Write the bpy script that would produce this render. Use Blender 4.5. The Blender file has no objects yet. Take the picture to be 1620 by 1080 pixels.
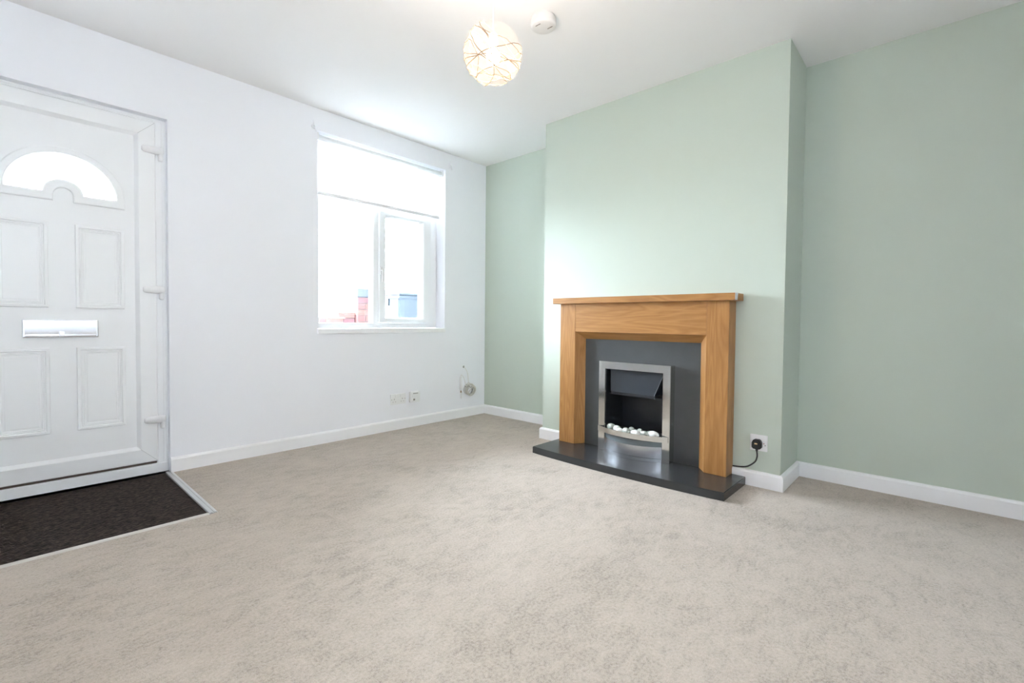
import bpy, bmesh, math, random
from mathutils import Vector, Matrix
random.seed(7)
S = bpy.context.scene
COL = S.collection
PI = math.pi

# ------------------------------------------------------------------ camera
cam_d = bpy.data.cameras.new('camera')
cam = bpy.data.objects.new('camera', cam_d); COL.objects.link(cam)
yaw, pitch, roll = 0.826840438, -0.0263318454, 0.00959848552
fw = Vector((math.sin(yaw)*math.cos(pitch), math.cos(yaw)*math.cos(pitch), math.sin(pitch)))
rt = Vector((math.cos(yaw), -math.sin(yaw), 0)); up = rt.cross(fw)
r2 = rt*math.cos(roll)+up*math.sin(roll); u2 = up*math.cos(roll)-rt*math.sin(roll)
M = Matrix((( r2.x, u2.x, -fw.x, -3.2157973), (r2.y, u2.y, -fw.y, -3.32256288), (r2.z, u2.z, -fw.z, 0.899793726), (0,0,0,1)))
cam.matrix_world = M
cam_d.sensor_width = 36; cam_d.lens = 36*745.848901/1620
cam_d.shift_y = -12.08/1620; cam_d.clip_start = 0.02; cam_d.clip_end = 200
S.camera = cam

# ------------------------------------------------------------------ world, lights, exposure
SKY = 14.5
W = bpy.data.worlds.new('overcast_sky'); S.world = W; W.use_nodes = True
bg = W.node_tree.nodes['Background']
bg.inputs[0].default_value = (0.85, 0.95, 1.08, 1); bg.inputs[1].default_value = SKY

def portal(name, loc, sx, sz):
    l = bpy.data.lights.new(name, 'AREA'); l.shape = 'RECTANGLE'; l.size = sx; l.size_y = sz
    l.cycles.is_portal = True
    o = bpy.data.objects.new(name, l); o.location = loc; o.rotation_euler = (-PI/2, 0, 0)   # faces the room (-Y)
    COL.objects.link(o); return o
YSO = -4.10
portal('window_daylight_portal', (-1.085, 0.30, 1.54), 1.2, 1.45)
o_ = portal('added_window_portal', (-3.23, YSO-.26, 1.58), .62, .44); o_.rotation_euler = (PI/2, 0, 0)  # portal of the added fill window behind the camera
portal('door_daylight_portal', (-2.985, 0.30, 1.64), 0.46, 0.24)
LAMP_W = 4.4
S.view_settings.view_transform = 'Standard'; S.view_settings.look = 'None'
S.view_settings.gamma = 1; S.view_settings.exposure = 2.07
S.view_settings.use_curve_mapping = False
S.cycles.max_bounces = 14; S.cycles.diffuse_bounces = 9; S.cycles.glossy_bounces = 5
S.cycles.transparent_max_bounces = 20; S.cycles.transmission_bounces = 8
S.cycles.sample_clamp_indirect = 8

# ------------------------------------------------------------------ materials
def new_mat(name):
    m = bpy.data.materials.new(name); m.use_nodes = True
    nt = m.node_tree; return m, nt, nt.nodes['Principled BSDF'], nt.nodes, nt.links
def val(n, k, v): n.inputs[k].default_value = v
def simple(name, col, rough=.5, metal=0, spec=.5, noise=0.03, nscale=40, bump=0, bscale=300, coat=0):
    m, nt, p, N, L = new_mat(name)
    val(p, 'Roughness', rough); val(p, 'Metallic', metal); val(p, 'Specular IOR Level', spec)
    if coat: val(p, 'Coat Weight', coat)
    tc = N.new('ShaderNodeTexCoord')
    n = N.new('ShaderNodeTexNoise'); val(n, 'Scale', nscale); val(n, 'Detail', 4)
    L.new(tc.outputs['Object'], n.inputs['Vector'])
    r = N.new('ShaderNodeMix'); r.data_type = 'RGBA'
    r.inputs[6].default_value = tuple(c*(1-noise) for c in col)+(1,)
    r.inputs[7].default_value = tuple(min(1, c*(1+noise)) for c in col)+(1,)
    L.new(n.outputs['Fac'], r.inputs[0]); L.new(r.outputs[2], p.inputs['Base Color'])
    if bump:
        b = N.new('ShaderNodeTexNoise'); val(b, 'Scale', bscale); val(b, 'Detail', 3)
        L.new(tc.outputs['Object'], b.inputs['Vector'])
        bn = N.new('ShaderNodeBump'); val(bn, 'Strength', bump); val(bn, 'Distance', .002)
        L.new(b.outputs['Fac'], bn.inputs['Height']); L.new(bn.outputs['Normal'], p.inputs['Normal'])
    return m

M_white = simple('white_wall_paint', (.868,.876,.912), .75, spec=.2, noise=.008, nscale=3, bump=.15, bscale=120)
M_ceil = simple('white_ceiling_paint', (.87,.86,.855), .8, spec=.2, noise=.008, nscale=3, bump=.1, bscale=90)
M_green = simple('sage_green_paint', (.53,.59,.515), .6, spec=.3, noise=.012, nscale=2.5, bump=.15, bscale=120)
M_gloss = simple('white_gloss_woodwork', (.89,.89,.90), .3, noise=.005)
M_upvc = simple('white_upvc', (.88,.89,.90), .28, noise=.005)
M_upvc_panel = simple('white_door_panel', (.88,.89,.90), .35, noise=.006, bump=.05, bscale=400)
M_plastic = simple('white_plastic', (.82,.82,.82), .35, noise=.01)
M_seal = simple('dark_door_seal', (.10,.075,.06), .7)
M_chrome = simple('polished_steel', (.70,.70,.69), .10, metal=1, noise=.02, nscale=6, bump=.03, bscale=9)
M_brushed = simple('brushed_steel', (.56,.58,.62), .24, metal=1, noise=.05, nscale=12, bump=.05, bscale=60)
M_letter = simple('satin_chrome', (.80,.82,.86), .25, metal=1, noise=.02, nscale=6)
M_alu = simple('silver_aluminium', (.68,.69,.69), .35, metal=.8, noise=.05, nscale=30)
M_black = simple('black_fire_metal', (.016,.019,.024), .38, spec=.6, noise=.1)
M_hood = simple('black_painted_hood', (.02,.026,.036), .3, spec=.7, noise=.08)
M_ash = simple('grey_ash_strip', (.20,.23,.24), .5, metal=.4, noise=.12)
M_rubber = simple('black_plastic', (.012,.013,.014), .35, noise=.05)
M_orange = simple('amber_label', (.75,.55,.30), .5)
M_dark = simple('dark_slot', (.02,.02,.02), .8)
M_greyslot = simple('grey_slot', (.25,.22,.20), .8)
M_cable = simple('cream_cable', (.66,.64,.58), .5)
M_cabledark = simple('grey_cable', (.34,.34,.32), .5)
M_brass = simple('dull_brass', (.45,.35,.25), .35, metal=.8)
M_cord = simple('white_flex', (.80,.77,.74), .5)
M_wire = simple('tan_wire', (.30,.19,.11), .6)
M_peb = simple('white_pebble', (.80,.80,.76), .45, noise=.07, nscale=25)
M_pebg = simple('grey_green_pebble', (.36,.38,.33), .45, noise=.15, nscale=30)
M_pebc = simple('cream_pebble', (.70,.67,.58), .45, noise=.08, nscale=28)
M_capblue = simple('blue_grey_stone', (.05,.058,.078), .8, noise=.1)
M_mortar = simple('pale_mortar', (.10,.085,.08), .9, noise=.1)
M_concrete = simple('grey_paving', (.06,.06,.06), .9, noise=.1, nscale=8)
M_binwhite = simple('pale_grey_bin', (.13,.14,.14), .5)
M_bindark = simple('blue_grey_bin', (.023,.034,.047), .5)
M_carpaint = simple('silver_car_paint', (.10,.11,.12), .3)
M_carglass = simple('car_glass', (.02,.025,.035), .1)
M_protector = simple('white_card', (.72,.74,.77), .5, noise=.05)

def pebble_two(name):
    m, nt, p, N, L = new_mat(name); val(p, 'Roughness', .45)
    tc = N.new('ShaderNodeTexCoord'); n = N.new('ShaderNodeTexNoise'); val(n, 'Scale', 22); val(n, 'Detail', 1)
    L.new(tc.outputs['Object'], n.inputs['Vector'])
    r = N.new('ShaderNodeValToRGB'); r.color_ramp.elements[0].position = .45; r.color_ramp.elements[1].position = .56
    r.color_ramp.elements[0].color = (.34,.37,.32,1); r.color_ramp.elements[1].color = (.80,.80,.77,1)
    L.new(n.outputs['Fac'], r.inputs[0]); L.new(r.outputs[0], p.inputs['Base Color']); return m
M_pebm = pebble_two('white_pebble_with_grey_patch')

def oak(name, axis):
    m, nt, p, N, L = new_mat(name)
    val(p, 'Roughness', .38); val(p, 'Specular IOR Level', .4)
    tc = N.new('ShaderNodeTexCoord'); mp = N.new('ShaderNodeMapping')
    sc = [1, 1, 1]; sc[axis] = .09
    mp.inputs['Scale'].default_value = sc
    L.new(tc.outputs['Object'], mp.inputs['Vector'])
    n1 = N.new('ShaderNodeTexNoise'); val(n1, 'Scale', 13); val(n1, 'Detail', 2); val(n1, 'Distortion', .6)
    L.new(mp.outputs[0], n1.inputs['Vector'])
    ml = N.new('ShaderNodeMath'); ml.operation = 'MULTIPLY'; ml.inputs[1].default_value = 16
    fr = N.new('ShaderNodeMath'); fr.operation = 'PINGPONG'; fr.inputs[1].default_value = 1
    L.new(n1.outputs['Fac'], ml.inputs[0]); L.new(ml.outputs[0], fr.inputs[0])
    n2 = N.new('ShaderNodeTexNoise'); val(n2, 'Scale', 160); val(n2, 'Detail', 4); L.new(mp.outputs[0], n2.inputs['Vector'])
    mx = N.new('ShaderNodeMath'); mx.operation = 'MULTIPLY_ADD'; mx.inputs[1].default_value = .5
    L.new(fr.outputs[0], mx.inputs[0])
    m3 = N.new('ShaderNodeMath'); m3.operation = 'MULTIPLY'; m3.inputs[1].default_value = .5; L.new(n2.outputs['Fac'], m3.inputs[0]); L.new(m3.outputs[0], mx.inputs[2])
    r = N.new('ShaderNodeValToRGB')
    r.color_ramp.elements[0].position = .12; r.color_ramp.elements[0].color = (.30,.132,.036,1)
    r.color_ramp.elements[1].position = .8; r.color_ramp.elements[1].color = (.42,.21,.067,1)
    L.new(mx.outputs[0], r.inputs[0]); L.new(r.outputs[0], p.inputs['Base Color'])
    b = N.new('ShaderNodeBump'); val(b, 'Strength', .08); val(b, 'Distance', .001)
    L.new(n2.outputs['Fac'], b.inputs['Height']); L.new(b.outputs[0], p.inputs['Normal'])
    return m
M_oakv = oak('oak_upright_grain', 2); M_oakh = oak('oak_lengthwise_grain', 1)

def slate(name, col, rough):
    m, nt, p, N, L = new_mat(name); val(p, 'Specular IOR Level', .5)
    tc = N.new('ShaderNodeTexCoord'); n = N.new('ShaderNodeTexNoise'); val(n, 'Scale', 14); val(n, 'Detail', 8)
    L.new(tc.outputs['Object'], n.inputs['Vector'])
    r = N.new('ShaderNodeValToRGB'); r.color_ramp.elements[0].color = tuple(c*.85 for c in col)+(1,); r.color_ramp.elements[1].color = tuple(c*1.2 for c in col)+(1,)
    L.new(n.outputs['Fac'], r.inputs[0]); L.new(r.outputs[0], p.inputs['Base Color'])
    mr = N.new('ShaderNodeMapRange'); mr.inputs[3].default_value = rough-.06; mr.inputs[4].default_value = rough+.08
    L.new(n.outputs['Fac'], mr.inputs[0]); L.new(mr.outputs[0], p.inputs['Roughness'])
    b = N.new('ShaderNodeBump'); val(b, 'Strength', .06); val(b, 'Distance', .002)
    n2 = N.new('ShaderNodeTexNoise'); val(n2, 'Scale', 45); val(n2, 'Detail', 6); L.new(tc.outputs['Object'], n2.inputs['Vector'])
    L.new(n2.outputs['Fac'], b.inputs['Height']); L.new(b.outputs[0], p.inputs['Normal']); return m
M_slate = slate('polished_slate', (.034,.036,.038), .22)
M_slatep = slate('honed_slate', (.060,.064,.066), .36)

def carpet():
    m, nt, p, N, L = new_mat('beige_carpet'); val(p, 'Roughness', .95); val(p, 'Specular IOR Level', .1)
    val(p, 'Sheen Weight', .25); val(p, 'Sheen Roughness', .5)
    tc = N.new('ShaderNodeTexCoord')
    def noise(s, d, dist=0, sc=None, rz=0):
        n = N.new('ShaderNodeTexNoise'); val(n, 'Scale', s); val(n, 'Detail', d); val(n, 'Distortion', dist)
        if sc:
            mp = N.new('ShaderNodeMapping'); mp.inputs['Scale'].default_value = sc; mp.inputs['Rotation'].default_value = (0, 0, rz)
            L.new(tc.outputs['Object'], mp.inputs['Vector']); L.new(mp.outputs[0], n.inputs['Vector'])
        else: L.new(tc.outputs['Object'], n.inputs['Vector'])
        return n
    big = noise(3.0, 6, .4); mid = noise(14.0, 6, .8, (1, 1.7, 1), .55); fine = noise(330, 3); fin2 = noise(110, 4)
    def mad(a, k, b):
        x = N.new('ShaderNodeMath'); x.operation = 'MULTIPLY_ADD'; x.inputs[1].default_value = k
        L.new(a, x.inputs[0])
        if b is None: x.inputs[2].default_value = 0
        else: L.new(b, x.inputs[2])
        return x.outputs[0]
    t = mad(big.outputs['Fac'], .26, None); t = mad(mid.outputs['Fac'], .28, t); t = mad(fin2.outputs['Fac'], .42, t); t = mad(fine.outputs['Fac'], .40, t)
    r = N.new('ShaderNodeValToRGB')
    e = r.color_ramp.elements
    e[0].position = .50; e[0].color = (.236,.196,.156,1)
    e[1].position = .90; e[1].color = (.565,.485,.405,1)
    x = e.new(.66); x.color = (.432,.368,.304,1)
    L.new(t, r.inputs[0]); L.new(r.outputs[0], p.inputs['Base Color'])
    h = mad(fine.outputs['Fac'], .6, None); h = mad(fin2.outputs['Fac'], .8, h); h = mad(mid.outputs['Fac'], 1.2, h)
    b = N.new('ShaderNodeBump'); val(b, 'Strength', .55); val(b, 'Distance', .006)
    L.new(h, b.inputs['Height']); L.new(b.outputs[0], p.inputs['Normal'])
    return m
M_carpet = carpet()

def mat_mat():
    m, nt, p, N, L = new_mat('dark_ribbed_mat'); val(p, 'Roughness', .95); val(p, 'Specular IOR Level', .1)
    tc = N.new('ShaderNodeTexCoord'); mp = N.new('ShaderNodeMapping'); mp.inputs['Scale'].default_value = (.35, 1, 1)
    L.new(tc.outputs['Object'], mp.inputs['Vector'])
    n = N.new('ShaderNodeTexNoise'); val(n, 'Scale', 190); val(n, 'Detail', 3); L.new(mp.outputs[0], n.inputs['Vector'])
    r = N.new('ShaderNodeValToRGB'); r.color_ramp.elements[0].position = .38; r.color_ramp.elements[0].color = (.014,.012,.011,1)
    r.color_ramp.elements[1].position = .72; r.color_ramp.elements[1].color = (.088,.064,.056,1)
    L.new(n.outputs['Fac'], r.inputs[0]); L.new(r.outputs[0], p.inputs['Base Color'])
    w = N.new('ShaderNodeTexWave'); w.bands_direction = 'Y'; val(w, 'Scale', 32); val(w, 'Distortion', 1.5); val(w, 'Detail', 2)
    L.new(tc.outputs['Object'], w.inputs['Vector'])
    a = N.new('ShaderNodeMath'); a.operation = 'ADD'; L.new(w.outputs['Fac'], a.inputs[0]); L.new(n.outputs['Fac'], a.inputs[1])
    b = N.new('ShaderNodeBump'); val(b, 'Strength', .7); val(b, 'Distance', .004)
    L.new(a.outputs[0], b.inputs['Height']); L.new(b.outputs[0], p.inputs['Normal']); return m
M_mat = mat_mat()

def glass():
    m, nt, p, N, L = new_mat('clear_glass'); N.remove(p); out = N['Material Output']
    t = N.new('ShaderNodeBsdfTransparent'); t.inputs[0].default_value = (.97,.985,.98,1)
    g = N.new('ShaderNodeBsdfGlossy'); val(g, 'Roughness', .02)
    f = N.new('ShaderNodeFresnel'); val(f, 'IOR', 1.45)
    mx = N.new('ShaderNodeMixShader'); L.new(f.outputs[0], mx.inputs[0]); L.new(t.outputs[0], mx.inputs[1]); L.new(g.outputs[0], mx.inputs[2])
    L.new(mx.outputs[0], out.inputs[0]); return m
M_glass = glass()
def frosted():
    m, nt, p, N, L = new_mat('obscure_glass'); N.remove(p); out = N['Material Output']
    t = N.new('ShaderNodeBsdfTransparent'); t.inputs[0].default_value = (.95,.95,.93,1)
    g = N.new('ShaderNodeBsdfTranslucent'); g.inputs[0].default_value = (.9,.9,.88,1)
    mx = N.new('ShaderNodeMixShader'); mx.inputs[0].default_value = .6
    L.new(t.outputs[0], mx.inputs[1]); L.new(g.outputs[0], mx.inputs[2]); L.new(mx.outputs[0], out.inputs[0]); return m
M_frost = frosted()
def cloth(name, col, transp, transl):
    """woven cloth: partly see-through weave, partly diffusing front and back"""
    m, nt, p, N, L = new_mat(name); N.remove(p); out = N['Material Output']
    t = N.new('ShaderNodeBsdfTransparent'); d = N.new('ShaderNodeBsdfDiffuse'); g = N.new('ShaderNodeBsdfTranslucent')
    tc = N.new('ShaderNodeTexCoord'); n = N.new('ShaderNodeTexNoise'); val(n, 'Scale', 60); L.new(tc.outputs['Object'], n.inputs['Vector'])
    r = N.new('ShaderNodeMix'); r.data_type = 'RGBA'; r.inputs[6].default_value = tuple(c*.9 for c in col)+(1,); r.inputs[7].default_value = tuple(min(1,c*1.05) for c in col)+(1,)
    L.new(n.outputs['Fac'], r.inputs[0]); L.new(r.outputs[2], d.inputs[0]); L.new(r.outputs[2], g.inputs[0])
    m1 = N.new('ShaderNodeMixShader'); m1.inputs[0].default_value = transl; L.new(d.outputs[0], m1.inputs[1]); L.new(g.outputs[0], m1.inputs[2])
    m2 = N.new('ShaderNodeMixShader'); m2.inputs[0].default_value = transp; L.new(m1.outputs[0], m2.inputs[1]); L.new(t.outputs[0], m2.inputs[2])
    L.new(m2.outputs[0], out.inputs[0]); return m
M_blind = cloth('white_blind_cloth', (.9,.9,.9), .02, .45)
M_shade = cloth('peach_sheer_cloth', (.75,.56,.42), .976, .5)
M_band = cloth('cream_sheer_cloth', (.82,.72,.46), .984, .5)
def emit(name, col, s):
    m, nt, p, N, L = new_mat(name); val(p, 'Emission Color', col+(1,)); val(p, 'Emission Strength', s); val(p, 'Base Color', (1,1,1,1)); return m
M_bulb = emit('lit_bulb', (1,.86,.68), 1.2)

# ------------------------------------------------------------------ helpers
def wloc(o):
    v = Vector((0,0,0))
    while o: v = v + o.location; o = o.parent
    return v
def obj(name, bm, m, parent=None, smooth=False, loc=None):
    """one mesh object from a world-space bmesh; loc = its origin"""
    me = bpy.data.meshes.new(name)
    org = Vector(loc) if loc is not None else (wloc(parent) if parent else Vector((0,0,0)))
    bmesh.ops.recalc_face_normals(bm, faces=bm.faces[:])
    bmesh.ops.translate(bm, verts=bm.verts[:], vec=-org)
    if smooth:
        for f in bm.faces: f.smooth = True
    bm.to_mesh(me); bm.free(); me.materials.append(m)
    o = bpy.data.objects.new(name, me); COL.objects.link(o)
    if parent: o.parent = parent; o.location = org-wloc(parent)
    else: o.location = org
    return o
def autosmooth(o, ang=35):
    me = o.data
    for f in me.polygons: f.use_smooth = True
    bm = bmesh.new(); bm.from_mesh(me)
    for e in bm.edges:
        if len(e.link_faces) == 2 and e.calc_face_angle(0) > math.radians(ang): e.smooth = False
        else: e.smooth = True
    bm.to_mesh(me); bm.free(); return o
def empty(name, loc):
    o = bpy.data.objects.new(name, None); o.empty_display_size = .1; o.location = loc; COL.objects.link(o); return o
def tag(o, label=None, cat=None, group=None, kind=None):
    if label: o['label'] = label
    if cat: o['category'] = cat
    if group: o['group'] = group
    if kind: o['kind'] = kind
    return o
def struct(o): o['kind'] = 'structure'; return o
def add_box(bm, x0, x1, y0, y1, z0, z1, bev=0, seg=2):
    g = bmesh.ops.create_cube(bm, size=1)
    for v in g['verts']:
        v.co = Vector(((x0+x1)/2+v.co.x*(x1-x0), (y0+y1)/2+v.co.y*(y1-y0), (z0+z1)/2+v.co.z*(z1-z0)))
    if bev:
        es = list({e for v in g['verts'] for e in v.link_edges})
        bmesh.ops.bevel(bm, geom=es, offset=bev, segments=seg, affect='EDGES', profile=.6)
    return bm
def box(x0, x1, y0, y1, z0, z1, bev=0, seg=2): return add_box(bmesh.new(), x0, x1, y0, y1, z0, z1, bev, seg)
def add_prism(bm, pts, axis, a, b):
    """polygon pts (2-D) extruded along axis from a to b; 2-D coords are the two remaining axes in xyz order"""
    def mk(p, t):
        c = [p[0], p[1]]; c.insert(axis, t); return bm.verts.new(c)
    A = [mk(p, a) for p in pts]; B = [mk(p, b) for p in pts]; n = len(pts)
    bm.faces.new(A); bm.faces.new(B[::-1])
    for i in range(n): bm.faces.new((A[i], B[i], B[(i+1)%n], A[(i+1)%n]))
    return bm
def prism(pts, axis, a, b): return add_prism(bmesh.new(), pts, axis, a, b)
def add_tube(bm, pts, r, n=8, closed=False):
    pts = [Vector(p) for p in pts]; N = len(pts); rings = []
    prev = None
    for i, p in enumerate(pts):
        if closed: t = pts[(i+1)%N]-pts[(i-1)%N]
        else: t = pts[min(i+1, N-1)]-pts[max(i-1, 0)]
        t.normalize()
        if prev is None:
            a = Vector((0,0,1)) if abs(t.z) < .9 else Vector((1,0,0)); u = t.cross(a).normalized()
        else: u = (prev-t*prev.dot(t)).normalized()
        prev = u; v = t.cross(u); rr = r[i] if isinstance(r, (list, tuple)) else r
        rings.append([bm.verts.new(p+(u*math.cos(2*PI*k/n)+v*math.sin(2*PI*k/n))*rr) for k in range(n)])
    for i in range(N if closed else N-1):
        A, B = rings[i], rings[(i+1)%N]
        for k in range(n): bm.faces.new((A[k], A[(k+1)%n], B[(k+1)%n], B[k]))
    if not closed: bm.faces.new(rings[0]); bm.faces.new(rings[-1][::-1])
    return bm
def add_lathe(bm, prof, c, n=40, axis='z'):
    """prof: (radius, height) list, closed on the axis where radius is 0"""
    rings = []
    def P(r, h, k):
        a = 2*PI*k/n
        if axis == 'z': return Vector((c[0]+r*math.cos(a), c[1]+r*math.sin(a), c[2]+h))
        if axis == 'y': return Vector((c[0]+r*math.cos(a), c[1]+h, c[2]+r*math.sin(a)))
        return Vector((c[0]+h, c[1]+r*math.cos(a), c[2]+r*math.sin(a)))
    for r, h in prof:
        rings.append([bm.verts.new(P(0, h, 0))] if r < 1e-6 else [bm.verts.new(P(r, h, k)) for k in range(n)])
    for A, B in zip(rings, rings[1:]):
        for k in range(n):
            j = (k+1) % n
            if len(A) == 1 and len(B) > 1: bm.faces.new((A[0], B[j], B[k]))
            elif len(B) == 1 and len(A) > 1: bm.faces.new((A[k], A[j], B[0]))
            elif len(A) > 1: bm.faces.new((A[k], A[j], B[j], B[k]))
    return bm
def rect_loft(bm, x0, x1, z0, z1, prof, fill=False, closed=False):
    """nested rectangles in an XZ plane; prof = (inset, y) steps from the outside in"""
    rings = []
    for d, y in prof:
        rings.append([bm.verts.new(p) for p in ((x0+d, y, z0+d), (x1-d, y, z0+d), (x1-d, y, z1-d), (x0+d, y, z1-d))])
    for A, B in zip(rings, rings[1:]):
        for k in range(4): bm.faces.new((A[k], A[(k+1)%4], B[(k+1)%4], B[k]))
    if fill: bm.faces.new(rings[-1])
    if closed:
        A, B = rings[-1], rings[0]
        for k in range(4): bm.faces.new((A[k], A[(k+1)%4], B[(k+1)%4], B[k]))
    return bm
def plate(outer, holes, to3, t0, t1):
    """flat plate with holes; to3(u, v, t) maps to 3-D, thickness from t0 to t1"""
    bm = bmesh.new()
    loops = [outer]+holes; es = []; base = []
    for lp in loops:
        vs = [bm.verts.new((u, v, 0)) for u, v in lp]; base.append(vs)
        for i in range(len(vs)): es.append(bm.edges.new((vs[i], vs[(i+1) % len(vs)])))
    bmesh.ops.triangle_fill(bm, edges=es, use_beauty=True, use_dissolve=False)
    tris = [[v for v in f.verts] for f in bm.faces]
    top = {v: bm.verts.new((v.co.x, v.co.y, 1)) for vs in base for v in vs}
    for t in tris: bm.faces.new([top[v] for v in reversed(t)])
    for vs in base:
        for i in range(len(vs)):
            a, b = vs[i], vs[(i+1) % len(vs)]; bm.faces.new((a, b, top[b], top[a]))
    for v in bm.verts:
        v.co = to3(v.co.x, v.co.y, t1 if v.co.z > .5 else t0)
    return bm
def wall_cells(us, vs, holes, to3, t0, t1):
    """thick wall of rectangular cells (u, v), leaving out the cells inside holes; reveals closed"""
    bm = bmesh.new()
    def solid(i, j):
        if i < 0 or j < 0 or i >= len(us)-1 or j >= len(vs)-1: return False
        u, v = (us[i]+us[i+1])/2, (vs[j]+vs[j+1])/2
        return not any(h[0] < u < h[1] and h[2] < v < h[3] for h in holes)
    cache = {}
    def V(i, j, t):
        k = (i, j, t)
        if k not in cache: cache[k] = bm.verts.new(to3(us[i], vs[j], t))
        return cache[k]
    for i in range(len(us)-1):
        for j in range(len(vs)-1):
            if not solid(i, j): continue
            for t in (t0, t1): bm.faces.new((V(i,j,t), V(i+1,j,t), V(i+1,j+1,t), V(i,j+1,t)))
            for (a, b, ni, nj) in (((i,j),(i+1,j),i,j-1), ((i,j+1),(i+1,j+1),i,j+1), ((i,j),(i,j+1),i-1,j), ((i+1,j),(i+1,j+1),i+1,j)):
                if not solid(ni, nj): bm.faces.new((V(*a,t0), V(*b,t0), V(*b,t1), V(*a,t1)))
    return bm

# ------------------------------------------------------------------ room shell
XW, YS, H = -3.62, -4.10, 2.40        # west wall, south wall, ceiling
CB, Y1, Y2 = -.3805, -1.0439, -2.6857  # chimney breast face and its two ends
DX0, DX1, DZ = -3.425, -2.549, 2.040   # door opening
WX0, WX1, WZ0, WZ1 = -1.668, -.503, .798, 2.245
MX, MY = -2.565, -.840                 # mat well

# floor, with the well of the door mat left open
us = [XW-.2, DX0, MX+.016, .3]; vs = [YS-.2, MY-.012, .0, .20]
fl = wall_cells(us, vs, [(DX0, MX+.016, MY-.012, .0), (XW-1, DX0, 0, 1), (MX+.016, 1, 0, 1)], lambda u, v, t: Vector((u, v, t)), -.12, 0)
struct(obj('floor', fl, M_carpet))
struct(obj('ceiling', box(XW-.2, .3, YS-.2, .32, H, H+.12), M_ceil))
struct(obj('wall_north', wall_cells([XW-.2, DX0, DX1, WX0, WX1, .32], [-.12, 0, WZ0, DZ, WZ1, H], [(DX0, DX1, -.0, DZ), (WX0, WX1, WZ0, WZ1)], lambda u, v, t: Vector((u, t, v)), 0, .30), M_white))
struct(obj('wall_east', box(0, .3, YS-.2, 0, -.12, H), M_green))
struct(obj('wall_west', box(XW-.2, XW, YS-.2, 0, -.12, H), M_white))
struct(obj('wall_south', wall_cells([XW, -3.54, -2.92, -1.05, -.25, 0], [-.12, 0, 1.36, 1.80, 2.0, H], [(-1.05, -.25, 0, 2.0), (-3.54, -2.92, 1.36, 1.80)], lambda u, v, t: Vector((u, t, v)), YS-.2, YS), M_white))  # openings cut for the added window and doorway
# unseen small obscure-glazed window, added as fill light for the door wall
added_win = struct(empty('added_fill_window', (-3.23, YS-.1, 1.40)))
f2 = bmesh.new(); rect_loft(f2, -3.539, -2.921, 1.361, 1.799, [(0, YS-.15), (0, YS-.085), (.004, YS-.08), (.036, YS-.08), (.04, YS-.085), (.04, YS-.15)], closed=True)
obj('window_frame', f2, M_upvc, added_win)
obj('glass_pane', box(-3.505, -2.955, YS-.118, YS-.112, 1.396, 1.764), M_frost, added_win)
# unseen doorway and dim space behind it, added to darken the right alcove
added_hall = bmesh.new()
for a in ((-1.45, -1.40, YS-1.6, YS-.2, -.05, H), (.05, .10, YS-1.6, YS-.2, -.05, H), (-1.45, .10, YS-1.65, YS-1.6, -.05, H), (-1.45, .10, YS-1.65, YS-.2, H, H+.05)): add_box(added_hall, *a)
struct(obj('wall_added_hall', added_hall, M_white))
struct(obj('floor_added_hall', box(-1.45, .10, YS-1.65, YS-.2, -.12, 0), M_carpet))
FB0, FB1, FBZ = -2.064, -1.648, .60    # recess for the fire
ch = wall_cells([Y2, FB0, FB1, Y1], [0, FBZ, H], [(FB0, FB1, 0, FBZ)], lambda u, v, t: Vector((t, u, v)), CB, -.20)
add_box(ch, -.205, .0, Y2, Y1, 0, H)
struct(obj('wall_chimney', ch, M_green))

# unseen rest of the terrace front, added to shade the bricks and bin outside
M_render = simple('house_render', (.24,.22,.20), .9, noise=.06, nscale=4)
struct(obj('wall_added_upper', box(-12, 9, 0, .30, H+.12, 5.6), M_render))
struct(obj('wall_added_left', box(-12, XW-.2, 0, .30, -.12, H+.12), M_render))
struct(obj('wall_added_right', box(.32, 9, 0, .30, -.12, H+.12), M_render))

# baseboards: one mitred length per wall
BH, BT = .0845, .018
bprof = [(0, 0), (BT, 0), (BT, BH-.012), (BT*.72, BH-.003), (BT*.35, BH), (0, BH)]
def base_run(path, names):
    n = len(path)
    dirs = [(Vector(path[i+1])-Vector(path[i])).normalized() for i in range(n-1)]
    nor = [Vector((d.y, -d.x)) for d in dirs]           # room side is to the right of travel
    offs = []
    for i in range(n):
        if i == 0: offs.append(nor[0])
        elif i == n-1: offs.append(nor[-1])
        else:
            s = nor[i-1]+nor[i]; offs.append(s/(s.dot(nor[i])))
    for i, nm in enumerate(names):
        bm = bmesh.new()
        A = [bm.verts.new((path[i][0]+offs[i].x*d, path[i][1]+offs[i].y*d, h)) for d, h in bprof]
        B = [bm.verts.new((path[i+1][0]+offs[i+1].x*d, path[i+1][1]+offs[i+1].y*d, h)) for d, h in bprof]
        m = len(bprof)
        for k in range(m): bm.faces.new((A[k], A[(k+1)%m], B[(k+1)%m], B[k]))
        bm.faces.new(A); bm.faces.new(B[::-1])
        struct(obj(nm, bm, M_gloss))
base_run([(DX1, 0), (0, 0), (0, Y1), (CB, Y1), (CB, -1.284)], ['baseboard_north', 'baseboard_alcove_left', 'baseboard_chimney_left_side', 'baseboard_chimney_left'])
base_run([(CB, -2.444), (CB, Y2), (0, Y2), (0, YS), (XW, YS), (XW, 0)], ['baseboard_chimney_right', 'baseboard_chimney_right_side', 'baseboard_alcove_right', 'baseboard_south', 'baseboard_west'])

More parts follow.
